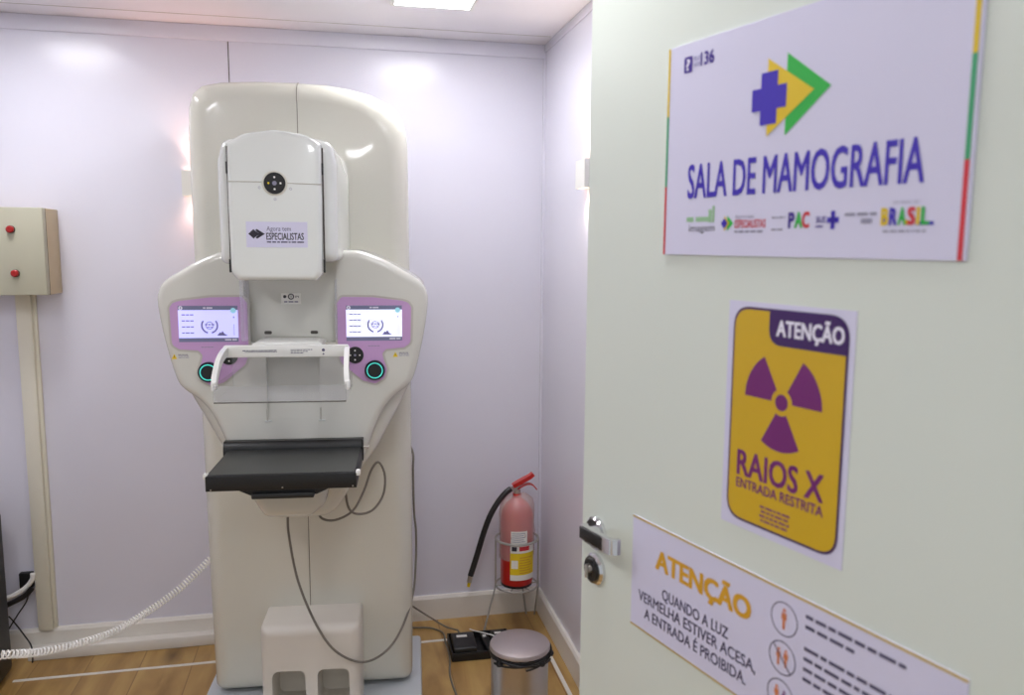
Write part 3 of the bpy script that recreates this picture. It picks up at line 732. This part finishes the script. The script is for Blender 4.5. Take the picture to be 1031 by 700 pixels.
def floor_cable(pts, r, m, label): tag(MB().tube(spline(pts, 8), r, m, 8).build('cable'), label, 'cable', 'cables on the floor')
floor_cable([(.215, 2.99, .14), (.262, 3.02, .085), (.318, 3.0, .05), (.376, 2.95, .028), (.405, 2.895, .040), (.415, 2.872, .045), (.420, 2.850, .036)], .0035, cablem, 'grey cable dropping from the machine to the black power adapters')
floor_cable([(.19, 3.03, .004), (.265, 3.01, .004), (.315, 3.0, .004), (.347, 2.977, .004), (.368, 2.94, .004), (.367, 2.88, .004), (.368, 2.80, .004), (.366, 2.74, .004), (.352, 2.633, .004), (.356, 2.507, .004), (.37, 2.38, .004)], .0035, cablem, 'grey cable lying on the floor left of the black tray, running forward')
floor_cable([(.460, 2.875, .046), (.472, 2.855, .049), (.505, 2.825, .051), (.535, 2.795, .053), (.56, 2.775, .048)], .0022, cordw, 'thin whitish cable across the black power adapters')
# cable tie between machine and wall on the left floor
# ------------------------------------------------------------------ door with handle and three signs
DTH = math.radians(-74.195)
DR = empty('door_1', (.385, 1.2, 0), DTH); DR['kind'] = 'structure'
MB().box(-.017, .80, 0, .036, .012, 2.06, doorm, .0012, 1).build('door_leaf', DR)
rotn = Matrix.Rotation(PI/2, 3, 'X')
h = empty('door_handle', (0, 0, 0)); h.parent = DR
g = MB(); g.lathe([(.0265, 0), (.0265, .005), (.023, .008), (0, .008)], chrome, (.027, 0, 1.047), 36, rotn); g.build('rosette', h)
g = MB(); g.lathe([(.010, .008), (.010, .032), (.0, .032)], chrome, (.038, 0, 1.054), 20, rotn); g.build('neck', h)
lv = spline([(.038, -.030, 1.060), (.048, -.036, 1.060), (.080, -.037, 1.0605), (.108, -.037, 1.061), (.117, -.033, 1.061), (.120, -.024, 1.061)], 6)
vs = []; fs = []
for i, p in enumerate(lv):
    t = (lv[min(i+1, len(lv)-1)]-lv[max(0, i-1)]).normalized(); nn = Vector((t.y, -t.x, 0))
    for a, b in ((-1, -1), (1, -1), (1, 1), (-1, 1)): vs.append(p+nn*a*.0045+Vector((0, 0, b*.0115)))
for i in range(len(lv)-1):
    for k in range(4): fs.append([i*4+k, i*4+(k+1) % 4, (i+1)*4+(k+1) % 4, (i+1)*4+k])
fs += [[0, 1, 2, 3], [(len(lv)-1)*4+k for k in (3, 2, 1, 0)]]
g = MB(); g.add(vs, fs, chrome); g.build('lever', h, ang=25)
MB().box(.040, .100, -.0428, -.040, 1.0510, 1.0700, black, .001).build('lever_inlay', h)
lk = empty('door_lock', (0, 0, 0)); lk.parent = DR
MB().lathe([(.0255, 0), (.0255, .005), (.022, .009), (0, .009)], chrome, (.027, 0, .988), 36, rotn).build('rosette', lk)
g = MB(); g.lathe([(.0185, .0085), (.0175, .0125), (.0, .0125)], black, (.027, 0, .988), 28, rotn); g.build('keyway_plate', lk)
g = MB(); g.lathe([(.0065, .012), (.0055, .017), (.0, .017)], steel, (.027, 0, .990), 18, rotn); g.box(.0255, .0285, -.022, -.012, .977, .999, steel, .001); g.build('thumb_turn', lk)

def sign(name, x0, x1, z0, z1, th, m, label, r=0):
    t = empty(name, (.385, 1.2, 0), DTH, label, 'sign')
    MB().box(x0, x1, -th, -.0001, z0, z1, m).build('sheet', t, smooth=False)
    return t
# --- room sign
t = sign('room_sign', .1745, .6005, 1.488, 1.7545, .003, signw, 'large white plastic sign reading SALA DE MAMOGRAFIA at the top of the door')
D = Decal(-.0031)
for xa, xb in ((.1745, .1785), (.5925, .5975)):
    D = Decal(-.0031); D.rect(xa, xb, 1.668, 1.7545, s_yel); D.rect(xa, xb, 1.577, 1.668, s_grn2); D.rect(xa, xb, 1.488, 1.577, s_red); D.build('edge_stripe', t, smooth=False)
D = Decal(-.0031); D.text('SALA DE MAMOGRAFIA', .2205, .5545, 1.5605, .041, s_blue, 1, .020); D.build('lettering', t, smooth=False)
D = Decal(-.0031)
D.poly([(.380, 1.7105), (.4415, 1.666), (.381, 1.6215)], s_grn, 1)
D.poly([(.352, 1.7095), (.4195, 1.6655), (.354, 1.6235)], s_yel, 2)
cx_, cz_, a_, b_ = .3555, 1.6655, .0125, .0290
D.poly([(cx_-a_, cz_-b_), (cx_+a_, cz_-b_), (cx_+a_, cz_-a_), (cx_+b_*.9, cz_-a_), (cx_+b_*.9, cz_+a_), (cx_+a_, cz_+a_), (cx_+a_, cz_+b_), (cx_-a_, cz_+b_), (cx_-a_, cz_+a_), (cx_-b_*.9, cz_+a_), (cx_-b_*.9, cz_-a_), (cx_-a_, cz_-a_)], s_blue, 3)
D.build('emblem', t, smooth=False)
D = Decal(-.0031)
D.poly(rpoly([(.206, 1.718), (.222, 1.718), (.222, 1.738), (.206, 1.738)], .003), s_purple, 1); D.text('?', .2105, .2175, 1.7215, .013, wht, 2, .02)
D.text('DISQUE', .2245, .236, 1.731, .0045, s_purple, 1); D.text('SAÚDE', .2245, .236, 1.7235, .0045, s_purple, 1); D.text('136', .237, .262, 1.723, .015, s_purple, 1, .035)
D.build('hotline_logo', t, smooth=False)
D = Decal(-.0031)
D.text('imagem', .226, .274, 1.518, .0085, s_blk, 1); D.words(.221, .262, 1.530, .006, s_lgrn, 1, 8); D.rect(.262, .268, 1.529, 1.545, s_lgrn); D.rect(.269, .273, 1.529, 1.549, s_lgrn)
for gx, m_ in ((.2865, s_blue), (.292, s_yel), (.298, s_grn)): pass
D.poly([(.296, 1.5365), (.3065, 1.527), (.296, 1.5175)], s_grn, 1); D.poly([(.291, 1.5365), (.300, 1.527), (.291, 1.5175)], s_yel, 2)
D.rect(.2865, .2965, 1.5245, 1.5295, s_blue, 3); D.rect(.289, .294, 1.522, 1.532, s_blue, 3)
D.text('Agora tem', .309, .340, 1.5325, .0045, s_lgrey); D.text('ESPECIALISTAS', .309, .359, 1.5215, .009, s_red, 1, .02); D.words(.309, .359, 1.5155, .0025, s_lgrey, 1, 3)
D.words(.368, .388, 1.531, .002, s_lgrey, 1, 4); D.words(.368, .388, 1.5175, .002, s_lgrey, 1, 5)
D.text('P', .3925, .4015, 1.5205, .016, s_purple, 1, .05); D.text('A', .4015, .413, 1.5205, .016, s_grn, 1, .05); D.text('C', .412, .4225, 1.5205, .016, s_red, 1, .05)
D.text('SUS', .431, .444, 1.525, .0065, s_purple, 1, .02); D.words(.431, .444, 1.520, .002, s_purple, 1, 2)
D.rect(.4455, .461, 1.5245, 1.5305, s_blue, 1); D.rect(.4505, .456, 1.518, 1.537, s_blue, 1)
D.words(.468, .506, 1.531, .003, s_lgrey, 1, 6); D.words(.488, .506, 1.523, .005, s_lgrey, 1, 7)
D.text('GOVERNO DO', .523, .552, 1.541, .003, s_lgrey)
for i, (ch_, m_) in enumerate((('B', s_yel), ('R', s_blue), ('A', s_grn), ('S', s_red), ('I', s_yel), ('L', s_grn))):
    xa = (.511, .5205, .530, .540, .5495, .5545)[i]; D.text(ch_, xa, xa+(.0085 if i != 4 else .0035), 1.5215, .0155, m_, 2, .05)
D.rect(.511, .516, 1.521, 1.528, s_blue, 1); D.rect(.536, .542, 1.521, 1.526, s_yel, 1); D.rect(.549, .5675, 1.5205, 1.524, s_blue, 1)
D.words(.514, .560, 1.514, .002, s_lgrey, 1, 12)
D.build('logo_row', t, smooth=False)
# --- x-ray sticker
t = sign('xray_warning_sign', .3035, .4885, 1.157, 1.4345, .0008, signw, 'yellow radiation warning sticker reading ATENÇÃO RAIOS X in the middle of the door')
D = Decal(-.0009)
D.poly(rpoly([(.3125, 1.166), (.4815, 1.166), (.4815, 1.4285), (.3125, 1.4285)], [.026, .026, .026, .026], 8), s_dvio, 1)
D.poly(rpoly([(.3155, 1.169), (.4785, 1.169), (.4785, 1.4255), (.3155, 1.4255)], [.0235, .0235, .0235, .0235], 8), s_ray, 2)
D.poly(rpoly([(.3705, 1.427), (.4660, 1.427), (.4805, 1.412), (.4805, 1.387), (.3705, 1.387)], [.001, .01, .01, .001, .022], 8), s_dvio, 3)
D.build('background', t, smooth=False)
D = Decal(-.0009); D.text('ATENÇÃO', .3820, .4760, 1.3985, .0175, wht, 4, .035); D.build('heading', t, smooth=False)
D = Decal(-.0009); rx, rz = .3945, 1.3225
D.poly(circ(rx, rz, .0095, 28), s_vio, 3)
for a in (30, 150, 270): D.poly(arc_band(rx, rz, .0155, .0575, math.radians(a-30), math.radians(a+30), 20), s_vio, 3)
D.build('trefoil', t, smooth=False)
D = Decal(-.0009)
D.text('RAIOS X', .3285, .4600, 1.2235, .030, s_vio, 3, .025); D.text('ENTRADA RESTRITA', .3285, .4610, 1.2075, .0115, s_vio, 3, .02)
for j in range(4): D.words(.369+.002*(j % 2), .415-.002*(j % 2), 1.192-j*.0055, .0024, s_gold if 0 else s_vio, 3, 40+j)
D.build('lettering', t, smooth=False)
# --- long notice
t = sign('entry_notice', .1225, .634, .9395, 1.1075, .002, signw, 'long white notice reading ATENÇÃO QUANDO A LUZ VERMELHA ESTIVER ACESA beside the door handle')
D = Decal(-.0021); D.rect(.1225, .634, 1.1045, 1.1075, s_goldl); D.build('border_line', t, smooth=False)
D = Decal(-.0021); D.rect(.1225, .634, .9395, .9420, s_goldl); D.build('border_line', t, smooth=False)
D = Decal(-.0021); D.text('ATENÇÃO', .1775, .3640, 1.046, .0265, s_gold, 1, .045); D.build('heading', t, smooth=False)
D = Decal(-.0021)
D.text('QUANDO A LUZ', .1945, .3265, 1.0060, .0150, s_grey, 1, .016); D.text('VERMELHA ESTIVER ACESA,', .1405, .3750, .9845, .0150, s_grey, 1, .016); D.text('A ENTRADA É PROIBIDA.', .1555, .3600, .9615, .0150, s_grey, 1, .016)
D.build('lettering', t, smooth=False)
def figure(D, x, z, s, m):
    D.poly(circ(x, z+s*.80, s*.17, 12), m, 2)
    D.poly([(x-s*.26, z+s*.58), (x+s*.26, z+s*.58), (x+s*.30, z), (x+s*.16, z-s*.02), (x+s*.13, z-s*.9), (x-s*.13, z-s*.9), (x-s*.16, z-s*.02), (x-s*.30, z)], m, 2)
D = Decal(-.0021)
for zc, kind in ((1.0715, 0), (1.0240, 1), (.9770, 2)):
    D = Decal(-.0021); D.ringz(.4155, zc, .0190, .0203, s_grey, 1)
    if kind == 0: figure(D, .4155, zc, .0135, s_org)
    elif kind == 1:
        figure(D, .410, zc, .0115, s_org); figure(D, .421, zc+.001, .0115, s_org); D.line((.402, zc+.014), (.429, zc-.014), .0014, s_grey, 4)
    else: figure(D, .410, zc, .0120, s_org); figure(D, .4215, zc-.002, .0115, s_vio)
    D.build('pictogram', t, smooth=False)
for j, (x1, z) in enumerate(((.572, 1.0865), (.517, 1.0745), (.575, 1.0485), (.590, 1.0365), (.583, 1.0245), (.560, 1.0125), (.575, .9880), (.580, .9760), (.52, .9640))):
    if j in (0, 2, 6): D = Decal(-.0021)
    D.words(.4465, x1, z, .0042, s_grey, 1, 60+j)
    if j in (1, 5, 8): D.build('small_print', t, smooth=False)

# ------------------------------------------------------------------ daylight through the entrance behind the camera, soft ambient
w = bpy.data.worlds.new('world'); S.world = w; w.use_nodes = True
w.node_tree.nodes['Background'].inputs[0].default_value = (.93, .97, 1.0, 1); w.node_tree.nodes['Background'].inputs[1].default_value = .52

# ------------------------------------------------------------------ camera
cam = bpy.data.cameras.new('camera'); co = bpy.data.objects.new('camera', cam); COL.objects.link(co); S.camera = co
cam.sensor_width = 36; cam.lens = 811.8/1031*36; cam.clip_start = .02
ps, th, ro = math.radians(12.112), math.radians(7.30), math.radians(-.409)
f = Vector((math.sin(ps)*math.cos(th), math.cos(ps)*math.cos(th), -math.sin(th))); r = Vector((math.cos(ps), -math.sin(ps), 0)); d_ = f.cross(r)
r2 = r*math.cos(ro)+d_*math.sin(ro); d2 = -r*math.sin(ro)+d_*math.cos(ro)
M = Matrix((( r2.x, -d2.x, -f.x, 0), (r2.y, -d2.y, -f.y, 0), (r2.z, -d2.z, -f.z, 1.5), (0, 0, 0, 1)))
co.matrix_world = M
cam.dof.use_dof = True; cam.dof.focus_distance = 2.35; cam.dof.aperture_fstop = 5.0
S.view_settings.view_transform = 'Standard'; S.view_settings.look = 'None'; S.view_settings.exposure = 0
